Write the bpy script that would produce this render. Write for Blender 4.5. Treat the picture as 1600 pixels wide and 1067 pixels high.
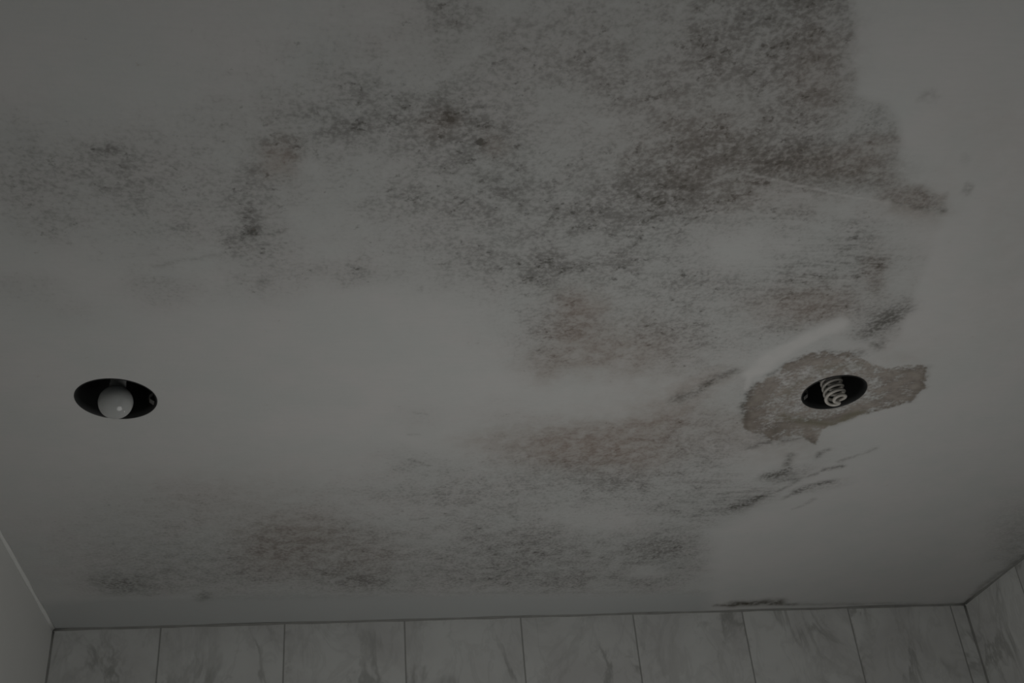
import bpy, bmesh, math, random
import numpy as np
from mathutils import Matrix, Vector

for o in list(bpy.data.objects): bpy.data.objects.remove(o)
scene = bpy.context.scene
C = scene.collection
PI = math.pi

# ------------------------------------------------------------------ camera
cam_data = bpy.data.cameras.new('camera')
cam = bpy.data.objects.new('camera', cam_data); C.objects.link(cam)
ROT = [[0.987609, -0.009886, -0.15662], [-0.136132, -0.550488, -0.823669], [-0.078075, 0.834785, -0.545013]]
cam.matrix_world = Matrix.Translation((0, 0, 1.5)) @ Matrix(ROT).to_4x4()
cam_data.sensor_fit = 'HORIZONTAL'; cam_data.sensor_width = 36.0
cam_data.lens = 36.0*1797/1600
cam_data.clip_start = 0.02
scene.camera = cam

# ------------------------------------------------------------------ world, light, exposure
world = bpy.data.worlds.new('world'); scene.world = world
world.use_nodes = True
world.node_tree.nodes['Background'].inputs[0].default_value = (0.62, 0.72, 0.80, 1)
world.node_tree.nodes['Background'].inputs[1].default_value = 0.25

def area(name, loc, target, size, power, col, sy=None):
    d = bpy.data.lights.new(name, 'AREA'); d.energy = power; d.color = col
    d.shape = 'RECTANGLE' if sy else 'DISK'; d.size = size
    if sy: d.size_y = sy
    o = bpy.data.objects.new(name, d); C.objects.link(o)
    o.location = loc
    o.rotation_euler = (Vector(target)-Vector(loc)).to_track_quat('-Z', 'Y').to_euler()
    return o
# upward bathroom lamp below the frame, and weak fill light at an unseen window, added behind the camera
area('room_lamp', (0.50, 1.52, 1.16), (0.50, 1.52, 2.5), 0.95, 4.6, (1.0, 0.985, 0.955))
area('basin_lamp', (0.90, 2.70, 1.47), (-0.20, 1.40, 1.9), 0.14, 0.5, (1.0, 0.99, 0.97), 0.06)
area('unseen_window_fill', (0.35, -0.76, 1.45), (0.2, 1.6, 1.7), 0.7, 0.35, (0.80, 0.93, 1.0), 0.8)

scene.view_settings.view_transform = 'Standard'
scene.view_settings.look = 'None'
scene.view_settings.exposure = 0.0
scene.view_settings.gamma = 1.0
scene.view_settings.use_curve_mapping = False

# ------------------------------------------------------------------ material helpers
class NT:
    def __init__(s, name):
        s.m = bpy.data.materials.new(name); s.m.use_nodes = True
        s.t = s.m.node_tree; s.n = s.t.nodes; s.b = s.n['Principled BSDF']
        s._co = None
    def put(s, sock, v):
        if isinstance(v, bpy.types.NodeSocket): s.t.links.new(v, sock)
        elif isinstance(v, tuple) and sock.type == 'RGBA': sock.default_value = (*v, 1) if len(v) == 3 else v
        else: sock.default_value = v
    def math(s, op, a, b=0.0, clamp=False, c=None):
        n = s.n.new('ShaderNodeMath'); n.operation = op; n.use_clamp = clamp
        s.put(n.inputs[0], a); s.put(n.inputs[1], b)
        if c is not None: s.put(n.inputs[2], c)
        return n.outputs[0]
    def add(s, a, b): return s.math('ADD', a, b)
    def mul(s, a, b): return s.math('MULTIPLY', a, b)
    def sub(s, a, b): return s.math('SUBTRACT', a, b)
    def clamp(s, a): return s.math('ADD', a, 0.0, True)
    def ramp(s, v, lo, hi, a=0.0, b=1.0, smooth=True):
        n = s.n.new('ShaderNodeMapRange'); n.interpolation_type = 'SMOOTHSTEP' if smooth else 'LINEAR'
        s.put(n.inputs['Value'], v); s.put(n.inputs['From Min'], lo); s.put(n.inputs['From Max'], hi)
        s.put(n.inputs['To Min'], a); s.put(n.inputs['To Max'], b)
        return n.outputs[0]
    def co(s, scale=(1, 1, 1), rot=0.0, loc=(0, 0, 0)):
        if s._co is None: s._co = s.n.new('ShaderNodeTexCoord').outputs['Object']
        mp = s.n.new('ShaderNodeMapping'); s.put(mp.inputs[0], s._co)
        mp.inputs['Scale'].default_value = scale; mp.inputs['Rotation'].default_value = (0, 0, rot)
        mp.inputs['Location'].default_value = loc
        return mp.outputs[0]
    def noise(s, scale, detail=3, rough=0.55, dist=0.0, co=None):
        n = s.n.new('ShaderNodeTexNoise'); n.inputs['Scale'].default_value = scale
        n.inputs['Detail'].default_value = detail; n.inputs['Roughness'].default_value = rough
        n.inputs['Distortion'].default_value = dist
        s.put(n.inputs['Vector'], co if co is not None else s.co())
        return n.outputs[0]
    def attr(s, name):
        n = s.n.new('ShaderNodeAttribute'); n.attribute_name = name
        return n.outputs['Fac']
    def mix(s, f, a, b):
        n = s.n.new('ShaderNodeMix'); n.data_type = 'RGBA'
        s.put(n.inputs[0], f); s.put(n.inputs[6], a); s.put(n.inputs[7], b)
        return n.outputs[2]
    def bump(s, h, strength, dist):
        n = s.n.new('ShaderNodeBump'); n.inputs['Strength'].default_value = strength
        n.inputs['Distance'].default_value = dist
        s.put(n.inputs['Height'], h); s.put(s.b.inputs['Normal'], n.outputs[0])
    def set(s, **k):
        for a, v in k.items(): s.put(s.b.inputs[a.replace('_', ' ')], v)
        return s

def simple(name, col, rough=0.5, metal=0.0, var=0.12, scale=40):
    t = NT(name); n = t.noise(scale, 3)
    dark = tuple(c*(1-var) for c in col)
    t.set(Base_Color=t.mix(n, dark, col), Roughness=rough, Metallic=metal)
    return t.m

# ---- mouldy ceiling paint
def ceiling_material():
    t = NT('stained_ceiling_paint')
    D, B, S, K, P, W, J, G, R = (t.attr(a) for a in ('mould', 'brown', 'streak', 'smear_shade', 'bare', 'filler', 'joint', 'band', 'ring'))
    nL = t.noise(9, 5, 0.6); nM = t.noise(34, 5, 0.62, 0.3); nF = t.noise(140, 2.5, 0.55, 0.15); nX = t.noise(230, 1, 0.5)
    nG = t.noise(75, 3, 0.6, 0.1, t.co((1, 1, 1), 0.6, (3.1, 1.7, 0)))
    # long brushed streaks
    st = t.noise(30, 4, 0.6, 0.4, t.co((0.35, 2.6, 1), 0.35))
    st2 = t.noise(90, 3, 0.6, 0.2, t.co((0.3, 2.0, 1), 0.0))
    # mould amount broken up by colonies of several sizes
    d1 = t.mul(t.clamp(t.mul(t.math('POWER', D, 0.85), 1.22)), t.add(0.40, t.mul(nM, 1.2)))
    d2 = t.add(t.mul(d1, t.sub(1.0, S)), t.mul(t.mul(S, D), t.ramp(st, 0.36, 0.66, 0.3, 2.1)))
    d2 = t.mul(d2, t.ramp(nL, 0.34, 0.62, 0.72, 1.18))
    thr = t.sub(0.590, t.mul(d2, 0.20))
    comb = t.add(t.add(t.mul(nF, 0.60), t.mul(nX, 0.16)), t.mul(nM, 0.24))
    speck = t.mul(t.ramp(comb, thr, t.add(thr, 0.17)), t.mul(t.ramp(d2, 0.0, 0.22), t.add(0.30, t.mul(d2, 0.30))))
    # single dark colonies
    dot = t.mul(t.ramp(nG, t.sub(0.72, t.mul(d2, 0.14)), t.sub(0.80, t.mul(d2, 0.14))), t.ramp(d2, 0.03, 0.25, 0, 0.30))
    soft = t.mul(d2, t.add(0.40, t.mul(t.sub(comb, 0.5), 1.0)))
    m = t.clamp(t.add(t.add(soft, t.mul(speck, 0.27)), dot))
    # paint film
    white = t.mix(t.ramp(nL, 0.3, 0.7), (0.575, 0.585, 0.572), (0.610, 0.602, 0.592))
    white = t.mix(G, white, (0.470, 0.488, 0.482))  # bluish band by the back wall, darkened further to paint in shade there
    white = t.mix(t.mul(t.ramp(st2, 0.35, 0.7), 0.10), white, (0.49, 0.49, 0.48))
    white = t.mix(t.clamp(t.mul(B, t.ramp(nM, 0.30, 0.65, 0.35, 0.80))), white, (0.365, 0.302, 0.262))
    col = t.mix(m, white, t.mix(t.clamp(B), (0.150, 0.148, 0.136), (0.195, 0.148, 0.120)))
    col = t.mix(t.clamp(t.mul(K, t.ramp(t.add(t.mul(nM, 0.5), t.mul(nF, 0.5)), 0.36, 0.62, 0.35, 1.6))), col, (0.115, 0.110, 0.098))
    # bare brown plaster where the paint came off
    pm = t.ramp(t.add(P, t.add(t.mul(t.sub(nM, 0.5), 1.3), t.mul(t.sub(nF, 0.5), 0.8))), 0.25, 0.75)
    bare = t.mix(t.ramp(nM, 0.33, 0.68), (0.190, 0.158, 0.132), (0.350, 0.308, 0.268))
    bare = t.mix(t.ramp(nF, 0.55, 0.75, 0, 0.5), bare, (0.20, 0.175, 0.15))
    col = t.mix(t.mul(pm, 0.85), col, bare)
    col = t.mix(t.clamp(t.mul(t.mul(K, pm), t.ramp(nM, 0.3, 0.6, 0.3, 1.1))), col, (0.14, 0.125, 0.105))
    # damp olive tide ring round the bare fitting
    col = t.mix(t.clamp(t.mul(R, t.ramp(nM, 0.3, 0.65, 0.4, 1.1))), col, (0.20, 0.185, 0.135))
    # smeared filler
    wm = t.mul(W, t.ramp(nM, 0.25, 0.55, 0.55, 1.0))
    col = t.mix(t.mul(t.clamp(wm), 0.85), col, (0.66, 0.65, 0.635))
    jm = t.mul(J, t.ramp(nM, 0.3, 0.6, 0.4, 1.1))
    col = t.mix(t.clamp(jm), col, (0.07, 0.060, 0.040))
    t.set(Base_Color=col, Roughness=0.8)
    t.b.inputs['Specular IOR Level'].default_value = 0.25
    h = t.add(t.sub(t.mul(nF, 0.25), t.mul(pm, 1.0)), t.add(t.mul(W, 1.2), t.mul(nL, 0.6)))
    t.bump(h, 0.35, 0.002)
    return t.m

# ---- marble-look tiles with thin joints; axis = 0 tiles run along x, 1 along y
def tile_material(name, axis, first, pitch, veins):
    t = NT(name)
    sx = t.n.new('ShaderNodeSeparateXYZ'); t.put(sx.inputs[0], t.co())
    u = sx.outputs[axis]; z = sx.outputs[2]
    def joint(v, f, p, w):
        q = t.math('FRACT', t.math('DIVIDE', t.sub(v, f-p*20), p))
        dd = t.mul(t.math('MINIMUM', q, t.sub(1.0, q)), p)
        return t.ramp(dd, w*0.35, w, 1.0, 0.0)
    jn = t.math('MAXIMUM', joint(u, first, pitch, 0.0026), joint(z, 1.9, 0.60, 0.0026))
    idx = t.math('FLOOR', t.math('DIVIDE', t.sub(u, first-pitch*20), pitch))
    # every tile is cut from another part of the slab
    cb = t.n.new('ShaderNodeCombineXYZ')
    t.put(cb.inputs[0], t.add(u, t.mul(idx, 3.7))); t.put(cb.inputs[1], z); t.put(cb.inputs[2], t.mul(idx, 1.9))
    def vein(scale, dist, w, rot):
        mp = t.n.new('ShaderNodeMapping'); t.put(mp.inputs[0], cb.outputs[0])
        mp.inputs['Rotation'].default_value = (0, 0, rot); mp.inputs['Scale'].default_value = (1, 0.55, 1)
        n = t.noise(scale, 5, 0.6, dist, mp.outputs[0])
        return t.ramp(t.math('ABSOLUTE', t.sub(n, 0.5)), 0.0, w, 1.0, 0.0)
    v1 = vein(5.5, 0.7, 0.045, 0.7); v2 = vein(11, 0.9, 0.05, 0.4)
    cloud = t.noise(4.5, 5, 0.6, 0.4, cb.outputs[0])
    patch = t.ramp(t.noise(7, 2, 0.5, 0, cb.outputs[0]), 0.45, 0.65)
    blot = t.ramp(t.noise(24, 4, 0.6, 0.3, cb.outputs[0]), 0.58, 0.74)
    base = t.mix(t.ramp(cloud, 0.35, 0.65), (0.60, 0.597, 0.585), (0.70, 0.707, 0.69))
    col = t.mix(t.mul(t.mul(v1, t.add(0.3, patch)), veins), base, (0.26, 0.26, 0.245))
    col = t.mix(t.mul(v2, veins*0.35), col, (0.33, 0.33, 0.31))
    col = t.mix(t.mul(t.mul(blot, patch), veins*1.0), col, (0.30, 0.30, 0.285))
    col = t.mix(t.mul(jn, 0.75), col, (0.24, 0.24, 0.225))
    t.set(Base_Color=col, Roughness=t.ramp(jn, 0, 1, 0.45, 0.9))
    t.b.inputs['Specular IOR Level'].default_value = 0.3
    t.bump(t.sub(1.0, jn), 0.4, 0.002)
    return t.m

M = {}
M['ceiling'] = ceiling_material()
M['tile_back'] = tile_material('marble_tile_back', 0, -0.393, 0.2915, 0.42)
M['tile_side'] = tile_material('marble_tile_side', 1, 2.765-0.27, 0.2915, 0.42)
M['paint'] = simple('wall_paint', (0.70, 0.70, 0.68), 0.55, 0, 0.05, 6)
M['floor'] = simple('dark_slate_floor', (0.075, 0.075, 0.078), 0.6, 0, 0.3, 8)
M['caulk'] = simple('old_caulk', (0.36, 0.36, 0.34), 0.7, 0, 0.45, 30)
M['bead'] = simple('white_caulk', (0.82, 0.82, 0.80), 0.45, 0, 0.08, 30)
M['can'] = simple('black_enamel', (0.009, 0.010, 0.010), 0.6, 0, 0.3, 60)
M['clip'] = simple('dull_spring_steel', (0.11, 0.105, 0.10), 0.5, 0.0, 0.3, 90)
M['socket'] = simple('dark_porcelain', (0.05, 0.05, 0.048), 0.5, 0, 0.2, 60)
M['frame'] = simple('window_frame_white', (0.75, 0.75, 0.73), 0.4, 0, 0.05, 10)
t = NT('frosted_bulb_glass')
t.set(Base_Color=t.mix(t.noise(25, 2), (0.44, 0.45, 0.44), (0.49, 0.50, 0.495)), Roughness=0.11)
M['bulb'] = t.m
t = NT('spiral_tube_glass')
t.set(Base_Color=t.mix(t.noise(60, 2), (0.50, 0.475, 0.43), (0.58, 0.55, 0.50)), Roughness=0.3)
M['tube'] = t.m
M['ballast'] = simple('ballast_plastic', (0.22, 0.21, 0.20), 0.5, 0, 0.1, 60)
t = NT('window_glass'); t.set(Base_Color=(0.9, 0.95, 0.95), Roughness=0.05, Transmission_Weight=1.0, IOR=1.02)
M['glass'] = t.m

# ------------------------------------------------------------------ object helpers
def obj(name, me_or_bm, mat, parent=None, smooth=False):
    if isinstance(me_or_bm, bmesh.types.BMesh):
        me = bpy.data.meshes.new(name); me_or_bm.to_mesh(me); me_or_bm.free()
    else: me = me_or_bm
    if mat and not me.materials: me.materials.append(mat)
    if smooth:
        for p in me.polygons: p.use_smooth = True
    o = bpy.data.objects.new(name, me); C.objects.link(o)
    if parent: o.parent = parent
    return o
def box(bm, x0, x1, y0, y1, z0, z1):
    v = [bm.verts.new((x, y, z)) for x in (x0, x1) for y in (y0, y1) for z in (z0, z1)]
    for f in ((0, 1, 3, 2), (4, 6, 7, 5), (0, 4, 5, 1), (2, 3, 7, 6), (0, 2, 6, 4), (1, 5, 7, 3)):
        bm.faces.new([v[i] for i in f])
def boxobj(name, dims, mat, parent=None):
    bm = bmesh.new(); box(bm, *dims); return obj(name, bm, mat, parent)
def structure(o): o['kind'] = 'structure'; return o
def lathe(prof, seg=64, close=False):
    bm = bmesh.new(); rings = []
    for r, z in prof:
        if r < 1e-6: rings.append([bm.verts.new((0, 0, z))])
        else: rings.append([bm.verts.new((r*math.cos(2*PI*i/seg), r*math.sin(2*PI*i/seg), z)) for i in range(seg)])
    pairs = list(zip(rings, rings[1:]))
    if close: pairs.append((rings[-1], rings[0]))
    for a, b in pairs:
        for i in range(seg):
            j = (i+1) % seg
            if len(a) == 1 and len(b) == 1: continue
            if len(a) == 1: bm.faces.new((a[0], b[i], b[j]))
            elif len(b) == 1: bm.faces.new((a[i], b[0], a[j]))
            else: bm.faces.new((a[i], b[i], b[j], a[j]))
    bmesh.ops.recalc_face_normals(bm, faces=bm.faces)
    return bm
def tube(bm, pts, r, seg=12):
    """swept round tube along a list of points, with closed round ends"""
    pts = [Vector(p) for p in pts]; rings = []
    up = Vector((0, 0, 1)); n = None
    for i, p in enumerate(pts):
        d = (pts[min(i+1, len(pts)-1)]-pts[max(i-1, 0)]).normalized()
        if n is None: n = d.orthogonal().normalized()
        n = (n-d*n.dot(d)).normalized(); b = d.cross(n)
        rr = r(i/(len(pts)-1)) if callable(r) else r
        rings.append([bm.verts.new(p+(n*math.cos(2*PI*k/seg)+b*math.sin(2*PI*k/seg))*rr) for k in range(seg)])
    for a, b in zip(rings, rings[1:]):
        for k in range(seg): bm.faces.new((a[k], a[(k+1) % seg], b[(k+1) % seg], b[k]))
    for ring, s in ((rings[0], 1), (rings[-1], -1)):
        f = bm.faces.new(ring if s < 0 else ring[::-1])
    bmesh.ops.recalc_face_normals(bm, faces=bm.faces)

# ------------------------------------------------------------------ room shell
X0, X1, Y0, Y1, H = -0.640, 1.690, -0.80, 2.765, 2.5
FIT = [(-0.345, 1.694, 0.0645), (0.892, 1.666, 0.0580)]       # centre and radius of the two fittings' holes

structure(boxobj('wall_back', (X0-0.1, X1+0.1, Y1, Y1+0.1, 0, H+0.15), M['tile_back']))
structure(boxobj('wall_left', (X0-0.1, X0, Y0, Y1, 0, H+0.15), M['paint']))
structure(boxobj('wall_right', (X1, X1+0.1, Y0, Y1, 0, H+0.15), M['tile_side']))
structure(boxobj('floor', (X0-0.1, X1+0.1, Y0-0.1, Y1+0.1, -0.1, 0), M['floor']))
WX0, WX1, WZ0, WZ1 = -0.05, 0.75, 1.0, 1.9
bm = bmesh.new()
box(bm, X0-0.1, WX0, Y0-0.1, Y0, 0, H+0.15); box(bm, WX1, X1+0.1, Y0-0.1, Y0, 0, H+0.15)
box(bm, WX0, WX1, Y0-0.1, Y0, 0, WZ0); box(bm, WX0, WX1, Y0-0.1, Y0, WZ1, H+0.15)
structure(obj('wall_front', bm, M['paint']))
bm = bmesh.new(); f = 0.04; ya, yb = Y0-0.075, Y0-0.03
box(bm, WX0, WX0+f, ya, yb, WZ0, WZ1); box(bm, WX1-f, WX1, ya, yb, WZ0, WZ1)
box(bm, WX0+f, WX1-f, ya, yb, WZ0, WZ0+f); box(bm, WX0+f, WX1-f, ya, yb, WZ1-f, WZ1)
mx = (WX0+WX1)/2; box(bm, mx-0.02, mx+0.02, ya, yb, WZ0+f, WZ1-f)
win = structure(obj('window_1', bm, M['frame']))  # window added in the unseen front wall to let light in
boxobj('pane', (WX0+f, mx-0.02, Y0-0.055, Y0-0.050, WZ0+f, WZ1-f), M['glass'], win)
boxobj('pane', (mx+0.02, WX1-f, Y0-0.055, Y0-0.050, WZ0+f, WZ1-f), M['glass'], win)

# caulk beads in the corners
def bead(name, a, b, r, inward, mat):
    """soft quarter-round bead between two points; inward = direction(s) into the room"""
    rnd = random.Random(ord(name[-1])); n = 60
    a, b = Vector(a), Vector(b); i1, i2 = Vector(inward[0]), Vector(inward[1])
    bm = bmesh.new(); rows = []
    for k in range(n+1):
        c = a.lerp(b, k/n); rr = r*(1+0.22*math.sin(k*1.7)*math.sin(k*0.53)+0.08*(rnd.random()-.5))
        row = [bm.verts.new(c)]
        for q in range(6):
            t_ = q/5*PI/2
            s_ = 1-0.42*math.sin(2*t_)
            row.append(bm.verts.new(c+(i1*math.cos(t_)+i2*math.sin(t_))*rr*s_))
        rows.append(row)
    for p, q in zip(rows, rows[1:]):
        m_ = len(p)
        for i in range(m_): bm.faces.new((p[i], p[(i+1) % m_], q[(i+1) % m_], q[i]))
    bm.faces.new(rows[0]); bm.faces.new(rows[-1][::-1])
    bmesh.ops.recalc_face_normals(bm, faces=bm.faces)
    return structure(obj(name, bm, mat, smooth=True))
bead('trim_1', (X0, Y1, H), (X1, Y1, H), 0.0045, ((0, -1, 0), (0, 0, -1)), M['caulk'])
bead('trim_2', (X0, Y0, H), (X0, Y1-0.006, H), 0.006, ((1, 0, 0), (0, 0, -1)), M['bead'])
bead('trim_3', (X1, Y0, H), (X1, Y1-0.006, H), 0.004, ((-1, 0, 0), (0, 0, -1)), M['caulk'])
bead('trim_4', (X0, Y1, 0), (X0, Y1, H-0.006), 0.004, ((1, 0, 0), (0, -1, 0)), M['caulk'])
bead('trim_5', (X1, Y1, 0), (X1, Y1, H-0.006), 0.004, ((-1, 0, 0), (0, -1, 0)), M['caulk'])

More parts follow.
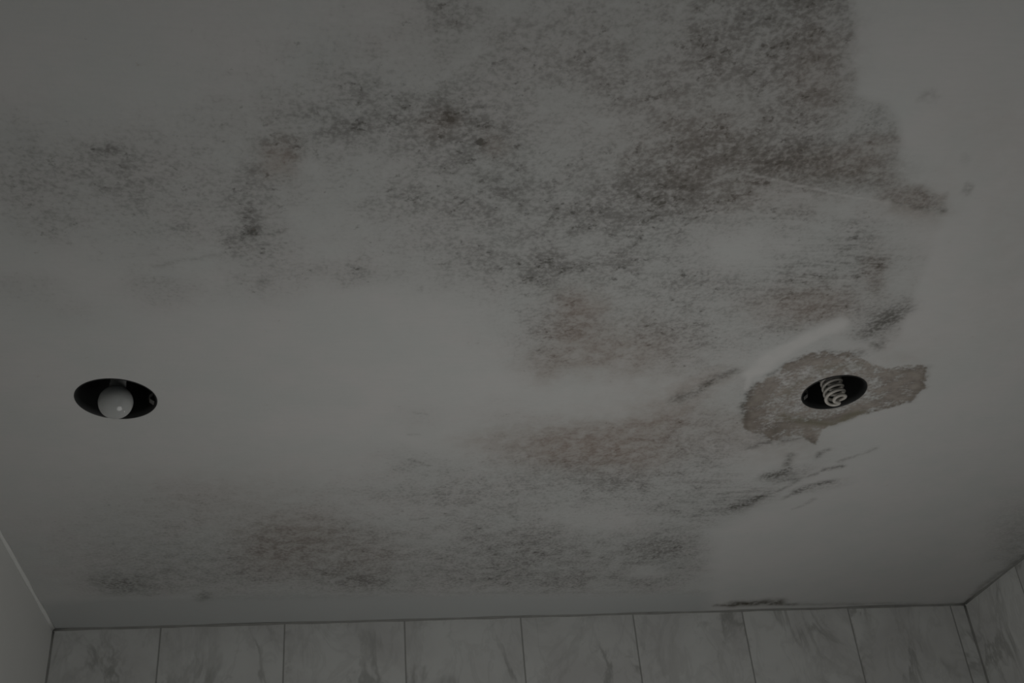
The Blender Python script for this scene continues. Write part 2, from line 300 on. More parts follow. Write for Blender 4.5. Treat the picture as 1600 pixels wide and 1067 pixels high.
# ------------------------------------------------------------------ ceiling with its stains
# blots: channel, centre x, centre y, semi-axis a, semi-axis b (metres), angle, strength
BLOTS = [
    ('D',0.334,0.878,0.1494,0.1271,29,0.38),('D',0.509,0.847,0.1247,0.0949,28,0.36),('D',0.514,0.819,0.0902,0.0363,179,0.35),
    ('D',0.435,1.031,0.1613,0.1123,32,0.42),('D',0.574,1.011,0.1181,0.0863,22,0.36),('D',0.707,1.028,0.0717,0.0322,61,0.50),
    ('D',0.668,1.098,0.0855,0.0269,7,0.45),('D',0.557,1.117,0.0542,0.0282,3,0.30),('D',0.823,1.140,0.0332,0.0175,29,0.60),
    ('D',0.500,1.139,0.0771,0.0303,163,0.30),('D',0.244,0.923,0.3024,0.1691,179,0.20),('D',0.366,1.485,0.1282,0.1059,22,0.22),
    ('D',0.533,1.872,0.2055,0.1481,16,0.22),('D',0.542,2.320,0.3859,0.2397,11,0.25),('D',0.575,1.558,0.1269,0.1241,163,0.22),
    ('D',0.726,1.273,0.1607,0.0998,36,0.38),('D',0.207,1.179,0.1382,0.0974,54,0.22),('D',-0.233,1.173,0.2093,0.1358,170,0.10),
    ('D',0.031,0.998,0.1136,0.0634,176,0.15),('K',0.868,2.133,0.0553,0.0325,139,0.25),('K',0.911,1.991,0.0381,0.0246,159,0.30),
    ('K',1.014,2.045,0.0518,0.0228,152,0.20),('D',0.227,1.973,0.1483,0.0673,3,0.15),('D',0.425,1.284,0.3159,0.1806,3,0.24),
    ('D',-0.014,1.163,0.2479,0.2026,172,0.12),('D',0.119,2.301,0.6560,0.2699,4,0.16),('D',0.331,1.187,0.1898,0.1472,11,0.36),
    ('D',0.471,1.167,0.1045,0.0842,167,0.40),('D',0.406,1.284,0.1812,0.1053,3,0.30),('D',0.470,1.395,0.1635,0.1005,6,0.25),
    ('D',0.232,1.113,0.0755,0.0483,56,0.55),('D',0.140,1.019,0.0496,0.0352,83,0.50),('D',0.193,1.061,0.0521,0.0362,63,0.50),
    ('D',0.125,0.855,0.0404,0.0282,84,0.50),('D',0.162,0.928,0.1091,0.0669,82,0.22),('D',0.001,1.032,0.0690,0.0384,4,0.42),
    ('D',0.073,0.995,0.0542,0.0313,14,0.42),('D',-0.061,1.075,0.0460,0.0347,98,0.45),('D',-0.096,1.154,0.0626,0.0361,95,0.36),
    ('D',-0.108,1.232,0.0612,0.0293,94,0.45),('D',-0.110,1.281,0.0522,0.0424,168,0.30),('D',-0.096,1.362,0.0649,0.0603,141,0.30),
    ('D',-0.240,1.382,0.0579,0.0501,131,0.30),('D',-0.327,1.129,0.1017,0.0686,165,0.26),('D',-0.367,1.179,0.0971,0.0763,135,0.18),
    ('D',-0.262,1.155,0.0633,0.0453,110,0.30),('D',-0.371,1.243,0.0466,0.0413,10,0.32),('D',-0.242,1.251,0.0729,0.0618,131,0.25),
    ('D',-0.269,1.097,0.0200,0.0161,149,0.35),('D',0.061,1.185,0.0328,0.0296,89,0.42),('D',0.115,1.163,0.0323,0.0295,79,0.30),
    ('D',0.022,1.343,0.0547,0.0277,178,0.38),('D',0.261,1.320,0.1036,0.0616,1,0.42),('D',0.176,1.221,0.0973,0.0826,7,0.20),
    ('D',-0.014,1.138,0.1059,0.0740,175,0.18),('D',0.081,1.073,0.0958,0.0697,177,0.26),('D',-0.145,1.062,0.0917,0.0553,172,0.18),
    ('D',-0.426,1.395,0.0462,0.0361,150,0.25),('D',-0.374,1.449,0.0458,0.0321,167,0.20),('D',0.000,0.934,0.0507,0.0340,174,0.22),
    ('D',0.030,0.967,0.0223,0.0122,176,0.40),('D',-0.373,1.097,0.0709,0.0422,110,0.20),('D',-0.186,1.183,0.0803,0.0690,125,0.20),
    ('D',0.111,1.295,0.0815,0.0740,5,0.22),('D',0.339,1.450,0.1074,0.0598,77,0.20),('D',0.583,1.325,0.1135,0.0775,13,0.25),
    ('D',0.750,1.336,0.1122,0.0613,29,0.40),('D',0.776,1.271,0.0825,0.0397,23,0.45),('D',0.729,1.423,0.1008,0.0850,174,0.42),
    ('D',0.826,1.318,0.0687,0.0246,68,0.35),('D',0.668,1.172,0.1178,0.0427,18,0.25),('D',0.432,1.502,0.1190,0.0907,15,0.35),
    ('D',0.576,1.481,0.0979,0.0808,80,0.28),('D',0.361,1.580,0.0515,0.0415,62,0.25),('D',0.620,1.728,0.1030,0.0742,116,0.35),
    ('D',0.459,1.871,0.1500,0.0998,10,0.42),('D',0.652,1.848,0.1080,0.0703,63,0.35),('D',0.340,1.728,0.0917,0.0492,3,0.12),
    ('D',0.716,1.728,0.0850,0.0287,71,0.25),('D',0.150,1.751,0.0465,0.0434,47,0.22),('D',0.163,1.932,0.0823,0.0503,36,0.30),
    ('D',0.158,2.054,0.1512,0.0513,2,0.28),('D',0.468,2.062,0.2002,0.1155,7,0.36),('D',0.398,2.313,0.1604,0.1181,16,0.40),
    ('D',0.363,2.494,0.2269,0.1152,7,0.40),('D',0.758,2.365,0.1733,0.0860,70,0.48),('D',0.770,2.538,0.1177,0.0772,19,0.38),
    ('D',0.768,2.130,0.0989,0.0799,75,0.38),('D',0.676,2.397,0.1745,0.0868,72,0.35),('D',0.549,2.524,0.1439,0.0966,16,0.42),
    ('D',0.067,2.368,0.1944,0.1242,86,0.34),('D',-0.095,2.292,0.1494,0.1188,90,0.45),('D',0.070,2.496,0.1140,0.0611,33,0.40),
    ('D',-0.346,2.217,0.1881,0.1476,104,0.25),('D',-0.434,2.503,0.0952,0.0821,171,0.40),('D',-0.276,2.421,0.1480,0.1254,179,0.28),
    ('D',-0.087,2.506,0.1845,0.0955,4,0.25),('D',-0.162,2.075,0.1815,0.0851,1,0.14),('D',0.050,2.249,0.0800,0.0647,9,0.30),
    ('D',0.568,2.035,0.1086,0.0704,12,0.30),('D',0.295,2.147,0.1267,0.1028,66,0.20),('D',0.858,1.751,0.0777,0.0686,53,0.25),
    ('D',0.897,1.446,0.0533,0.0384,73,0.45),('D',0.735,0.942,0.0131,0.0088,24,0.45),('D',0.878,1.117,0.0166,0.0074,66,0.50),
    ('D',0.648,0.898,0.0545,0.0076,67,0.12),('D',1.030,1.262,0.2134,0.0278,61,0.12),('D',0.861,0.984,0.0310,0.0198,28,0.20),
    ('K',-0.446,2.491,0.0622,0.0507,35,0.34),('K',0.132,1.014,0.0325,0.0126,91,0.25),('K',-0.104,1.235,0.0246,0.0117,94,0.25),
    ('K',-0.269,1.098,0.0109,0.0086,120,0.25),('K',0.452,1.077,0.0606,0.0340,3,0.16),('K',0.514,1.125,0.0762,0.0301,154,0.15),
    ('K',0.567,1.065,0.1002,0.0376,7,0.22),('K',0.671,1.081,0.0889,0.0412,8,0.34),('K',0.408,1.130,0.0687,0.0290,171,0.18),
    ('K',1.646,2.368,0.2692,0.0721,59,0.22),('K',0.327,1.318,0.0478,0.0370,68,0.12),('K',0.017,1.031,0.0462,0.0219,176,0.14),  # first K blot paints corner shade by the right wall
    ('K',0.227,1.139,0.0384,0.0181,31,0.25),('K',0.808,1.141,0.0509,0.0229,22,0.20),('K',0.758,2.365,0.1172,0.0707,65,0.16),
    ('K',0.084,2.497,0.0746,0.0268,32,0.20),('K',-0.075,2.276,0.0856,0.0789,84,0.14),('K',0.478,1.977,0.1418,0.0602,4,0.14),
    ('K',0.504,2.353,0.1208,0.0864,17,0.13),('K',0.821,1.301,0.0543,0.0078,69,0.20),('K',0.779,1.279,0.0573,0.0193,16,0.14),
    ('K',-0.275,2.575,0.0277,0.0170,95,0.30),('K',0.378,2.168,0.0160,0.0105,74,0.30),('K',0.130,1.376,0.0064,0.0038,85,0.40),
    ('K',0.914,1.513,0.0151,0.0125,117,0.40),('K',0.887,1.543,0.0217,0.0120,39,0.30),('K',0.512,0.833,0.0756,0.0277,179,0.16),
    ('K',0.576,0.892,0.0662,0.0433,54,0.12),('K',-0.104,1.253,0.0556,0.0076,155,0.10),('K',-0.135,1.268,0.0145,0.0053,160,0.30),
    ('K',-0.075,1.256,0.0074,0.0052,147,0.30),('K',-0.096,1.367,0.0125,0.0090,97,0.25),('K',-0.365,2.381,0.2622,0.1736,0,0.10),
    ('K',0.067,2.403,0.3509,0.1440,4,0.08),('K',0.735,0.942,0.0123,0.0073,11,0.22),('K',0.878,1.117,0.0140,0.0064,64,0.25),
    ('K',0.835,1.058,0.0116,0.0064,52,0.10),('D',0.713,1.981,0.1491,0.0997,78,0.32),('D',0.718,1.775,0.1510,0.0469,71,0.30),
    ('L',0.683,1.639,0.1295,0.0184,78,0.40),('K',0.778,1.751,0.0998,0.0233,71,0.20),('K',0.827,1.804,0.0363,0.0258,35,0.30),
    ('D',0.758,2.145,0.1205,0.0817,134,0.38),('D',0.878,2.078,0.0901,0.0453,121,0.30),('D',0.924,1.971,0.0947,0.0454,129,0.24),
    ('D',0.773,1.875,0.0862,0.0582,81,0.20),('D',0.877,1.876,0.0548,0.0400,111,0.20),('D',0.596,1.639,0.1049,0.0544,134,0.10),
    ('K',0.640,1.652,0.0509,0.0186,129,0.20),('K',0.829,1.849,0.0603,0.0218,164,0.20),('D',0.736,1.441,0.1109,0.0774,165,0.25),
    ('D',0.888,1.437,0.0600,0.0404,96,0.30),('K',0.893,1.437,0.0411,0.0201,103,0.25),('B',0.457,1.521,0.1210,0.0920,17,0.35),
    ('B',0.430,1.846,0.1360,0.0973,12,0.40),('B',0.560,1.774,0.1562,0.1094,90,0.40),('B',0.877,1.876,0.0729,0.0564,162,0.40),
    ('B',0.787,1.799,0.1081,0.0684,58,0.40),('B',0.984,1.552,0.0967,0.0594,47,0.25),('B',1.003,1.398,0.2440,0.1068,57,0.12),
    ('B',-0.062,1.104,0.0356,0.0205,94,0.75),('B',0.133,1.025,0.0266,0.0235,79,0.40),('B',0.201,1.061,0.0235,0.0193,74,0.40),
    ('B',0.670,1.079,0.0785,0.0269,4,0.80),('B',0.702,1.046,0.0413,0.0235,167,0.50),('B',0.810,1.145,0.0590,0.0310,29,0.70),
    ('B',0.379,1.414,0.0524,0.0366,57,0.65),('B',0.387,1.485,0.0838,0.0407,77,0.55),('B',0.463,1.549,0.0989,0.0670,9,0.45),
    ('B',0.352,1.590,0.0513,0.0369,71,0.50),('B',0.459,1.871,0.1188,0.0798,10,0.85),('B',0.576,1.898,0.0805,0.0614,26,0.70),
    ('B',0.286,1.845,0.0597,0.0390,6,0.35),('B',0.634,1.650,0.0699,0.0342,135,0.80),('B',0.590,1.751,0.0980,0.0598,112,0.70),
    ('B',0.730,1.396,0.0823,0.0535,180,0.60),('B',0.783,1.422,0.0641,0.0450,39,0.30),('B',-0.096,2.325,0.1358,0.0934,91,0.55),
    ('B',-0.042,2.229,0.0803,0.0775,65,0.45),('B',0.080,2.368,0.1416,0.0829,86,0.30),('B',0.407,0.923,0.2089,0.1583,14,0.18),
    ('B',0.580,0.912,0.0876,0.0378,65,0.40),('B',0.484,1.052,0.1068,0.0802,18,0.30),('B',0.841,0.996,0.0883,0.0566,36,0.30),
    ('B',0.965,1.159,0.1914,0.0437,60,0.28),('B',1.080,1.396,0.2042,0.0590,59,0.20),('B',0.822,1.309,0.0701,0.0190,65,0.40),
    ('B',0.842,1.110,0.0514,0.0170,61,0.30),('B',-0.091,1.048,0.0668,0.0453,98,0.10),('B',0.695,1.823,0.1228,0.0910,29,0.25),
    ('B',0.100,0.894,0.0864,0.0563,176,0.10),('B',0.585,1.122,0.1453,0.0649,1,0.30),('B',-0.197,2.046,0.1796,0.1653,167,0.20),
    ('L',0.584,1.263,0.0655,0.0531,178,0.75),('L',0.678,1.252,0.0543,0.0245,17,0.30),('L',0.502,1.728,0.1035,0.0370,175,0.70),
    ('L',0.545,1.661,0.1266,0.0473,2,0.75),('L',0.397,1.728,0.0926,0.0493,4,0.60),('L',0.324,1.014,0.0571,0.0390,4,0.35),
    ('L',0.403,0.939,0.0478,0.0308,5,0.20),('L',0.118,1.265,0.0728,0.0705,51,0.30),('L',-0.030,1.114,0.0201,0.0167,169,0.50),
    ('L',0.037,1.644,0.1893,0.1834,12,0.80),('L',-0.172,1.686,0.2090,0.1851,163,0.90),('L',0.053,1.456,0.1742,0.0862,179,0.60),
    ('L',0.604,2.204,0.1337,0.0556,13,0.60),('L',0.745,2.496,0.0527,0.0340,17,0.80),('L',0.829,1.888,0.0773,0.0636,40,0.70),
    ('L',0.829,1.775,0.0338,0.0236,44,0.50),('L',0.721,1.705,0.0337,0.0158,68,0.30),('L',0.702,1.848,0.0403,0.0286,22,0.30),
    ('L',0.067,1.121,0.0491,0.0368,177,0.30),('L',-0.192,1.335,0.0526,0.0297,175,0.30),('L',0.254,2.273,0.0342,0.0269,72,0.30),
    ('L',0.671,1.442,0.0641,0.0252,129,0.30),('L',0.319,1.272,0.0557,0.0207,179,0.25),('L',0.485,0.971,0.0425,0.0314,16,0.30),
    ('L',0.652,1.152,0.1034,0.0098,14,0.30),('L',-0.240,1.865,0.1765,0.0959,179,0.70),('L',-0.424,1.572,0.1903,0.1089,173,0.70),
    ('S',0.710,1.258,0.2014,0.1141,29,0.50),('S',0.898,2.013,0.2489,0.1797,100,0.50),
]
# patches: channel, strength, edge softness, outline
PATCHES = [
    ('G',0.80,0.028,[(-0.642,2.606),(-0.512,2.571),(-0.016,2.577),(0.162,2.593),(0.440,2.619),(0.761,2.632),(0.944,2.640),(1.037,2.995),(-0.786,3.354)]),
    ('D',0.30,0.004,[(0.383,0.767),(0.556,0.754),(0.600,0.861),(0.642,0.951),(0.658,0.959),(0.676,0.960),(0.707,0.981),(0.734,1.020),(0.751,1.062),(0.755,1.090),(0.804,1.111),(0.831,1.124),(0.860,1.161),(0.783,1.148),(0.680,1.129),(0.605,1.112),(0.553,1.099),(0.524,1.127),(0.471,1.164),(0.414,1.156),(0.374,1.132),(0.405,1.080),(0.426,0.997),(0.407,0.893)]),
    ('L',0.97,0.006,[(0.552,0.738),(0.819,0.718),(1.594,1.883),(1.760,2.575),(1.650,2.568),(1.058,1.775),(1.001,1.732),(1.058,1.694),(1.034,1.572),(0.947,1.522),(0.916,1.400),(0.887,1.267),(0.866,1.171),(0.848,1.123),(0.830,1.121),(0.770,1.097),(0.736,1.020),(0.707,0.976),(0.672,0.955),(0.642,0.947)]),
    ('L',0.97,0.028,[(0.837,2.263),(0.912,2.182),(0.995,2.090),(1.048,1.973),(1.063,1.877),(0.980,1.805),(1.070,1.715),(1.511,1.751),(1.954,3.078),(1.028,2.917)]),
    ('L',0.90,0.006,[(-0.972,2.544),(-0.511,2.564),(-0.016,2.573),(0.162,2.584),(0.439,2.611),(0.759,2.624),(0.941,2.631),(1.946,2.585),(2.261,3.106),(-1.198,3.298)]),
    ('P',0.56,0.005,[(0.765,1.794),(0.740,1.727),(0.729,1.671),(0.740,1.634),(0.762,1.606),(0.771,1.567),(0.795,1.538),(0.823,1.526),(0.852,1.538),(0.866,1.531),(0.896,1.553),(0.922,1.567),(0.956,1.583),(0.978,1.570),(1.015,1.568),(1.036,1.580),(1.051,1.636),(1.059,1.681),(1.058,1.699),(1.034,1.713),(1.006,1.737),(0.973,1.756),(0.940,1.785),(0.926,1.805),(0.929,1.830),(0.935,1.863),(0.924,1.868),(0.896,1.835),(0.882,1.829),(0.855,1.829),(0.846,1.849),(0.828,1.844),(0.805,1.814),(0.789,1.824)]),
]
# streaks: channel, strength, half width, path
STREAKS = [
    ('R',0.80,0.0110,[(0.824,1.751),(0.883,1.777),(0.932,1.780),(0.973,1.739)]),('R',0.40,0.0100,[(0.808,1.671),(0.809,1.631),(0.845,1.584),(0.901,1.578)]),
    ('K',0.50,0.0070,[(0.761,1.763),(0.740,1.716),(0.732,1.664)]),('P',0.60,0.0140,[(0.777,1.787),(0.753,1.693),(0.764,1.638)]),
    ('P',0.60,0.0130,[(0.781,1.585),(0.810,1.554),(0.852,1.544)]),('P',0.70,0.0160,[(1.018,1.614),(1.045,1.647)]),
    ('P',0.50,0.0140,[(1.017,1.681),(0.962,1.727),(0.926,1.763)]),('P',0.60,0.0080,[(0.821,1.824),(0.840,1.787),(0.884,1.780)]),
    ('P',0.60,0.0080,[(0.889,1.794),(0.920,1.850)]),('P',0.40,0.0200,[(0.976,1.615),(1.017,1.681)]),
    ('L',0.95,0.0240,[(0.721,1.602),(0.738,1.559),(0.762,1.515),(0.788,1.480),(0.817,1.454)]),('W',0.95,0.0190,[(0.721,1.602),(0.738,1.559),(0.762,1.515),(0.788,1.480),(0.817,1.454)]),
    ('W',0.70,0.0060,[(0.725,1.660),(0.721,1.596),(0.731,1.555)]),('W',0.60,0.0018,[(0.549,1.099),(0.605,1.113),(0.681,1.132),(0.728,1.143)]),
    ('W',0.40,0.0015,[(0.728,1.143),(0.784,1.150),(0.815,1.155)]),('W',0.35,0.0015,[(0.491,1.155),(0.540,1.182)]),
    ('W',0.25,0.0015,[(0.545,1.137),(0.638,1.195)]),('K',0.35,0.0030,[(0.783,1.148),(0.826,1.158),(0.861,1.162)]),
    ('K',0.15,0.0040,[(0.860,1.161),(0.848,1.123)]),('J',0.35,0.0120,[(1.694,2.769),(1.675,2.635),(1.680,2.557),(1.686,2.439)]),
    ('J',0.40,0.0060,[(1.683,2.777),(1.685,2.726)]),('K',0.45,0.0050,[(0.771,1.794),(0.741,1.727),(0.730,1.673),(0.741,1.634)]),
    ('K',0.38,0.0070,[(0.750,1.613),(0.778,1.559),(0.823,1.526),(0.875,1.543)]),('K',0.35,0.0060,[(0.829,1.819),(0.822,1.775),(0.865,1.770),(0.914,1.765),(0.957,1.746)]),
    ('K',0.45,0.0050,[(0.987,1.739),(1.019,1.715),(1.055,1.699)]),('K',0.35,0.0080,[(0.996,1.593),(1.031,1.582),(1.051,1.647),(1.051,1.690)]),
    ('K',0.30,0.0040,[(0.810,1.829),(0.860,1.844),(0.902,1.829)]),('K',0.45,0.0060,[(0.906,1.840),(0.925,1.855)]),
    ('K',0.60,0.0109,[(0.871,1.993),(0.896,1.987),(0.909,1.965)]),('K',0.38,0.0092,[(0.903,1.957),(0.894,1.908)]),
    ('K',0.52,0.0073,[(0.992,1.969),(1.017,1.956)]),('K',0.30,0.0055,[(1.006,1.936),(1.040,1.904),(1.061,1.880)]),
    ('K',0.49,0.0109,[(0.968,2.062),(0.990,2.039),(1.020,2.025)]),('K',0.33,0.0073,[(0.948,2.098),(0.973,2.068)]),
    ('K',0.57,0.0128,[(0.849,2.142),(0.873,2.127),(0.890,2.093)]),('K',0.30,0.0073,[(0.891,2.096),(0.923,2.067),(0.949,2.020)]),
    ('K',0.45,0.0073,[(0.956,1.919),(0.954,1.892),(0.964,1.882)]),('K',0.33,0.0055,[(0.914,2.019),(0.962,2.000),(0.988,1.978)]),
    ('K',0.30,0.0073,[(0.799,1.875),(0.829,1.849)]),('K',0.24,0.0055,[(0.989,2.152),(1.015,2.106)]),
    ('K',0.42,0.0109,[(0.605,1.694),(0.638,1.665),(0.660,1.622),(0.681,1.597)]),('K',0.33,0.0182,[(0.876,1.475),(0.897,1.446),(0.907,1.401)]),
    ('K',0.10,0.0200,[(-0.262,2.584),(0.132,2.595),(0.598,2.622),(0.909,2.634)]),('J',0.60,0.0100,[(0.985,2.722),(1.053,2.723),(1.122,2.723),(1.195,2.733)]),
    ('J',0.80,0.0200,[(1.034,2.717),(1.144,2.711)]),('J',0.25,0.0100,[(1.195,2.733),(1.678,2.767)]),
    ('K',0.22,0.0030,[(0.159,2.069),(0.235,2.062)]),('K',0.18,0.0030,[(0.166,2.180),(0.205,2.172)]),
    ('K',0.18,0.0030,[(0.152,1.958),(0.197,1.986)]),('K',0.20,0.0030,[(0.149,1.914),(0.187,1.940)]),
    ('K',0.18,0.0030,[(0.147,1.739),(0.170,1.746)]),('K',0.18,0.0030,[(0.143,1.815),(0.160,1.813)]),
    ('K',0.16,0.0040,[(-0.243,1.329),(-0.190,1.312),(-0.154,1.301)]),('K',0.18,0.0040,[(-0.213,1.243),(-0.183,1.235)]),
]
CH = {'D': 'mould', 'B': 'brown', 'S': 'streak', 'K': 'smear_shade', 'P': 'bare', 'W': 'filler', 'J': 'joint', 'G': 'band', 'R': 'ring', 'L': None}

def vnoise(x, y, cell, seed):
    """smooth value noise in metres, -1..1"""
    rs = np.random.RandomState(seed); g = rs.rand(256, 256)*2-1
    u, v = x/cell, y/cell; iu, iv = np.floor(u).astype(int), np.floor(v).astype(int)
    fu, fv = u-iu, v-iv; fu = fu*fu*(3-2*fu); fv = fv*fv*(3-2*fv)
    q = lambda a, b: g[a % 256, b % 256]
    return (q(iu, iv)*(1-fu)+q(iu+1, iv)*fu)*(1-fv)+(q(iu, iv+1)*(1-fu)+q(iu+1, iv+1)*fu)*fv

def build_ceiling():
    step = 0.004
    nx = int(round((X1-X0)/step)); xs = np.linspace(X0, X1, nx+1)
    yf = np.linspace(0.62, Y1, int(round((Y1-0.62)/step))+1)
    ys = np.concatenate([np.linspace(Y0, 0.62, 20)[:-1], yf])
    gx, gy = np.meshgrid(xs, ys); x, y = gx.ravel().copy(), gy.ravel().copy(); ny = len(ys)
    # round holes for the two fittings: pull the nearest vertices onto the circle
    inside = np.zeros(len(x), bool)
    for cx, cy, r in FIT:
        d = np.hypot(x-cx, y-cy); near = np.abs(d-r) < step*0.72
        s = r/np.maximum(d, 1e-6); x = np.where(near, cx+(x-cx)*s, x); y = np.where(near, cy+(y-cy)*s, y)
        inside |= (d < r) & ~near
    i = np.arange(nx)[None, :]; j = np.arange(ny-1)[:, None]
    a = (j*(nx+1)+i).ravel()
    quads = np.stack([a, a+nx+1, a+nx+2, a+1], 1)                       # faces look down
    quads = quads[~inside[quads].any(1)]
    # slight hand-troweled unevenness of the board
    z = np.full(len(x), H)+0.0012*vnoise(x, y, 0.16, 5)
    z[(np.abs(x-X0) < 1e-5) | (np.abs(x-X1) < 1e-5) | (np.abs(y-Y1) < 1e-5)] = H
    n = len(x)
    # warp the look-up so that no outline stays smooth
    wx = x+0.008*vnoise(x, y, 0.030, 1)+0.0045*vnoise(x, y, 0.011, 2)
    wy = y+0.008*vnoise(x, y, 0.030, 3)+0.0045*vnoise(x, y, 0.011, 4)
    F = {k: np.zeros(n) for k in CH}
    def comb(k, g): F[k] = 1-(1-F[k])*(1-np.clip(g, 0, 1))
    for ch, cx, cy, A, Bx, ang, s in BLOTS:
        t_ = math.radians(ang); dx, dy = wx-cx, wy-cy
        u = (dx*math.cos(t_)+dy*math.sin(t_))/A; v = (-dx*math.sin(t_)+dy*math.cos(t_))/Bx
        comb(ch, s*np.exp(-0.9*(u*u+v*v)**1.2))
    def seg(px_, py_, p, q):
        vx, vy = q[0]-p[0], q[1]-p[1]; L = max(vx*vx+vy*vy, 1e-12)
        k = np.clip(((px_-p[0])*vx+(py_-p[1])*vy)/L, 0, 1)
        return np.hypot(px_-p[0]-k*vx, py_-p[1]-k*vy)
    for ch, s, soft, pts in PATCHES:
        if ch == 'P' or (ch == 'L' and soft < 0.007): ex, ey = 0.6*x+0.4*wx, 0.6*y+0.4*wy
        else: ex, ey = 0.5*(x+wx), 0.5*(y+wy)
        ins = np.zeros(n, bool); dist = np.full(n, 1e9)
        for p, q in zip(pts, pts[1:]+pts[:1]):
            dist = np.minimum(dist, seg(ex, ey, p, q))
            if abs(q[1]-p[1]) > 1e-9:
                c = ((p[1] > ey) != (q[1] > ey)) & (ex < (q[0]-p[0])*(ey-p[1])/(q[1]-p[1])+p[0])
                ins ^= c
        sd = np.where(ins, dist, -dist)
        comb(ch, s*np.clip(0.5+sd/(2*soft), 0, 1))
    for ch, s, w, pts in STREAKS:
        ex, ey = (x*0.8+wx*0.2, y*0.8+wy*0.2) if w < 0.003 else (0.5*(x+wx), 0.5*(y+wy))
        d = np.full(n, 1e9)
        for p, q in zip(pts, pts[1:]): d = np.minimum(d, seg(ex, ey, p, q))
        comb(ch, s*np.exp(-(d/w)**(4 if ch == 'W' and w > 0.005 else 2)))
    F['D'] *= 1-F['L']; F['B'] *= 1-0.55*F['L']
    me = bpy.data.meshes.new('ceiling')
    me.vertices.add(n); me.vertices.foreach_set('co', np.stack([x, y, z], 1).ravel())
    m = len(quads); me.loops.add(m*4); me.loops.foreach_set('vertex_index', quads.ravel())
    me.polygons.add(m); me.polygons.foreach_set('loop_start', np.arange(m)*4)
    me.polygons.foreach_set('loop_total', np.full(m, 4))
    me.update(calc_edges=True); me.validate()
    me.polygons.foreach_set('use_smooth', np.ones(len(me.polygons), bool))
    for k, nm in CH.items():
        if nm:
            at = me.attributes.new(nm, 'FLOAT', 'POINT'); at.data.foreach_set('value', F[k].astype(np.float32))
    bm = bmesh.new(); bm.from_mesh(me)
    loose = [v for v in bm.verts if not v.link_faces]
    bmesh.ops.delete(bm, geom=loose, context='VERTS'); bm.to_mesh(me); bm.free()
    o = obj('ceiling', me, M['ceiling'])
    return structure(o)
ceiling = build_ceiling()
# board above, so that no light leaks into the fittings
structure(boxobj('ceiling_slab', (X0, X1, Y0, Y1, H+0.13, H+0.15), M['paint'], ceiling))

# ------------------------------------------------------------------ the two recessed fittings
def thing(name, label, cat, loc, group=None):
    o = bpy.data.objects.new(name, None); C.objects.link(o); o.location = loc
    o.empty_display_size = 0.05
    o['label'] = label; o['category'] = cat
    if group: o['group'] = group
    return o

def housing(parent, r):
    """black can: thin folded rim, ribbed wall and closed top, with wall thickness"""
    prof = [(r+0.0006, -0.0002), (r+0.0002, -0.0010), (r-0.0010, -0.0010), (r-0.0020, 0.0005)]
    z = 0.004
    for k in range(9):
        prof += [(r-0.0040-0.0008*k, z), (r-0.0052-0.0008*k, z+0.0045)]; z += 0.009
    prof += [(r-0.014, z+0.006), (r-0.030, z+0.013), (0.0, z+0.014)]
    outer = [(0.0, z+0.0165), (r-0.028, z+0.0155), (r-0.012, z+0.008), (r-0.0022, z-0.004), (r-0.0004, 0.002), (r+0.0003, 0.0008)]
    return obj('housing', lathe(prof+outer, 96), M['can'], parent, True)

def clip(parent, r, ang, z, wid=0.012):
    """bent spring-steel tongue on the inside of the can"""
    bm = bmesh.new(); pts = [(r-0.0045, z), (r-0.011, z+0.004), (r-0.013, z+0.011), (r-0.0065, z+0.018)]
    rows = []
    for (a, h) in pts:
        rows.append([bm.verts.new((a, -wid/2, h)), bm.verts.new((a, wid/2, h)), bm.verts.new((a-0.0008, wid/2, h)), bm.verts.new((a-0.0008, -wid/2, h))])
    for p, q in zip(rows, rows[1:]):
        for i in range(4): bm.faces.new((p[i], p[(i+1) % 4], q[(i+1) % 4], q[i]))
    bm.faces.new(rows[0]); bm.faces.new(rows[-1][::-1])
    bmesh.ops.rotate(bm, verts=bm.verts, cent=(0, 0, 0), matrix=Matrix.Rotation(math.radians(ang), 3, 'Z'))
    bmesh.ops.recalc_face_normals(bm, faces=bm.faces)
    return obj('spring_clip', bm, M['clip'], parent)

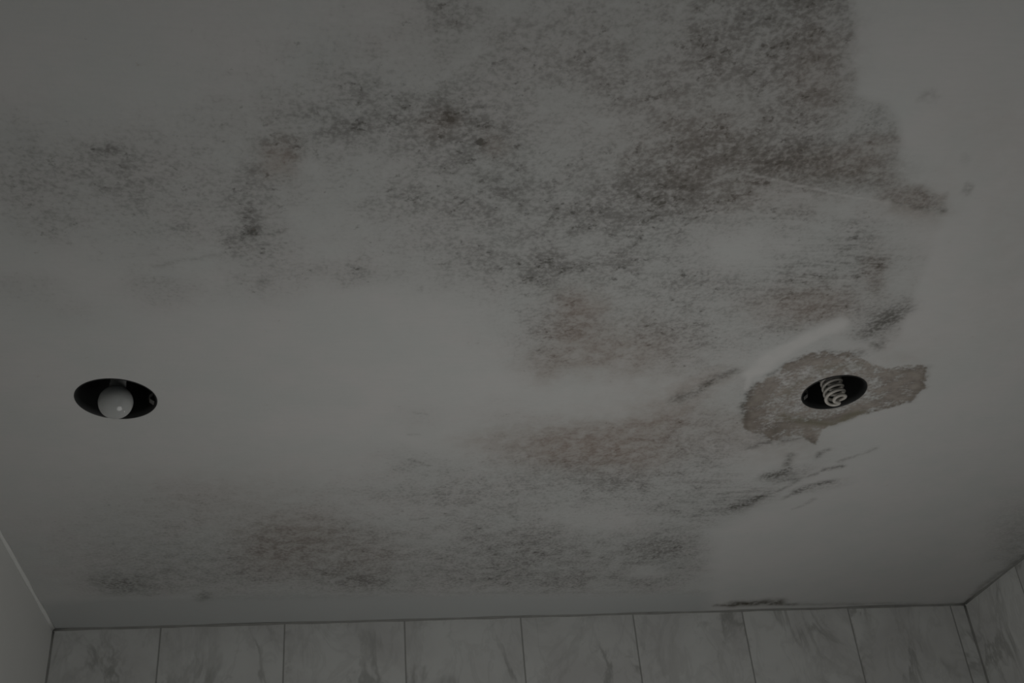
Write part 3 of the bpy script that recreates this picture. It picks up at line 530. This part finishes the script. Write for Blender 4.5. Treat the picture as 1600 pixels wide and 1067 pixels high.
# left fitting: globe bulb
cx, cy, r = FIT[0]
L1 = thing('recessed_downlight', 'round black recessed ceiling light holding a frosted globe bulb', 'ceiling light', (cx, cy, H), 'recessed ceiling lights')
housing(L1, r); clip(L1, r, 12, -0.0005)
obj('socket', lathe([(0, 0.093), (0.019, 0.093), (0.019, 0.058), (0.0215, 0.056), (0.0215, 0.048), (0.0150, 0.047), (0.0150, 0.060), (0, 0.060)], 48), M['socket'], L1, True)
R_, zc = 0.0278, -0.006
prof = [(R_*math.sin(a), zc-R_*math.cos(a)) for a in [PI*k/40 for k in range(0, 34)]]
prof += [(0.0135, 0.024), (0.0128, 0.032), (0.0130, 0.040), (0.0135, 0.046), (0.0, 0.046)]
bulb = obj('globe_bulb', lathe(prof, 64), M['bulb'], L1, True)
bulb['label'] = 'frosted white glass globe'
obj('screw_base', lathe([(0, 0.0461), (0.0132, 0.0461)]+[(0.0126+0.0008*(k % 2), 0.047+0.0016*k) for k in range(8)]+[(0, 0.0590)], 48), M['clip'], bulb, True)

# right fitting: spiral compact fluorescent
cx, cy, r = FIT[1]
L2 = thing('recessed_downlight', 'black recessed ceiling light with a bare spiral tube bulb amid torn brown plaster', 'ceiling light', (cx, cy, H), 'recessed ceiling lights')
housing(L2, r); clip(L2, r, 158, -0.0005)
obj('socket', lathe([(0, 0.093), (0.019, 0.093), (0.019, 0.074), (0, 0.074)], 48), M['socket'], L2, True)
bm = bmesh.new()
RS, turns, pitch, zb = 0.0172, 2.35, 0.0215, -0.020
half = []
N = 130
for k in range(N+1):
    a = k/N*turns*2*PI; f_ = min(1.0, 0.30+0.70*math.sin(min(1.0, k/14)*PI/2))
    half.append((a, RS*f_, zb+pitch*k/N*turns))
ph = math.radians(200)
s1 = [(rr*math.cos(a+ph), rr*math.sin(a+ph), zz) for a, rr, zz in half]
s2 = [(rr*math.cos(a+ph+PI), rr*math.sin(a+ph+PI), zz) for a, rr, zz in half]
tube(bm, s2[::-1]+s1, 0.0030, 14)
sp = obj('spiral_tube', bm, M['tube'], L2, True); sp['label'] = 'coiled off-white glass tube'
obj('ballast', lathe([(0, 0.030), (0.0205, 0.030), (0.0215, 0.033), (0.0215, 0.050), (0.0150, 0.060), (0.0135, 0.074), (0, 0.074)], 48), M['ballast'], L2, True)
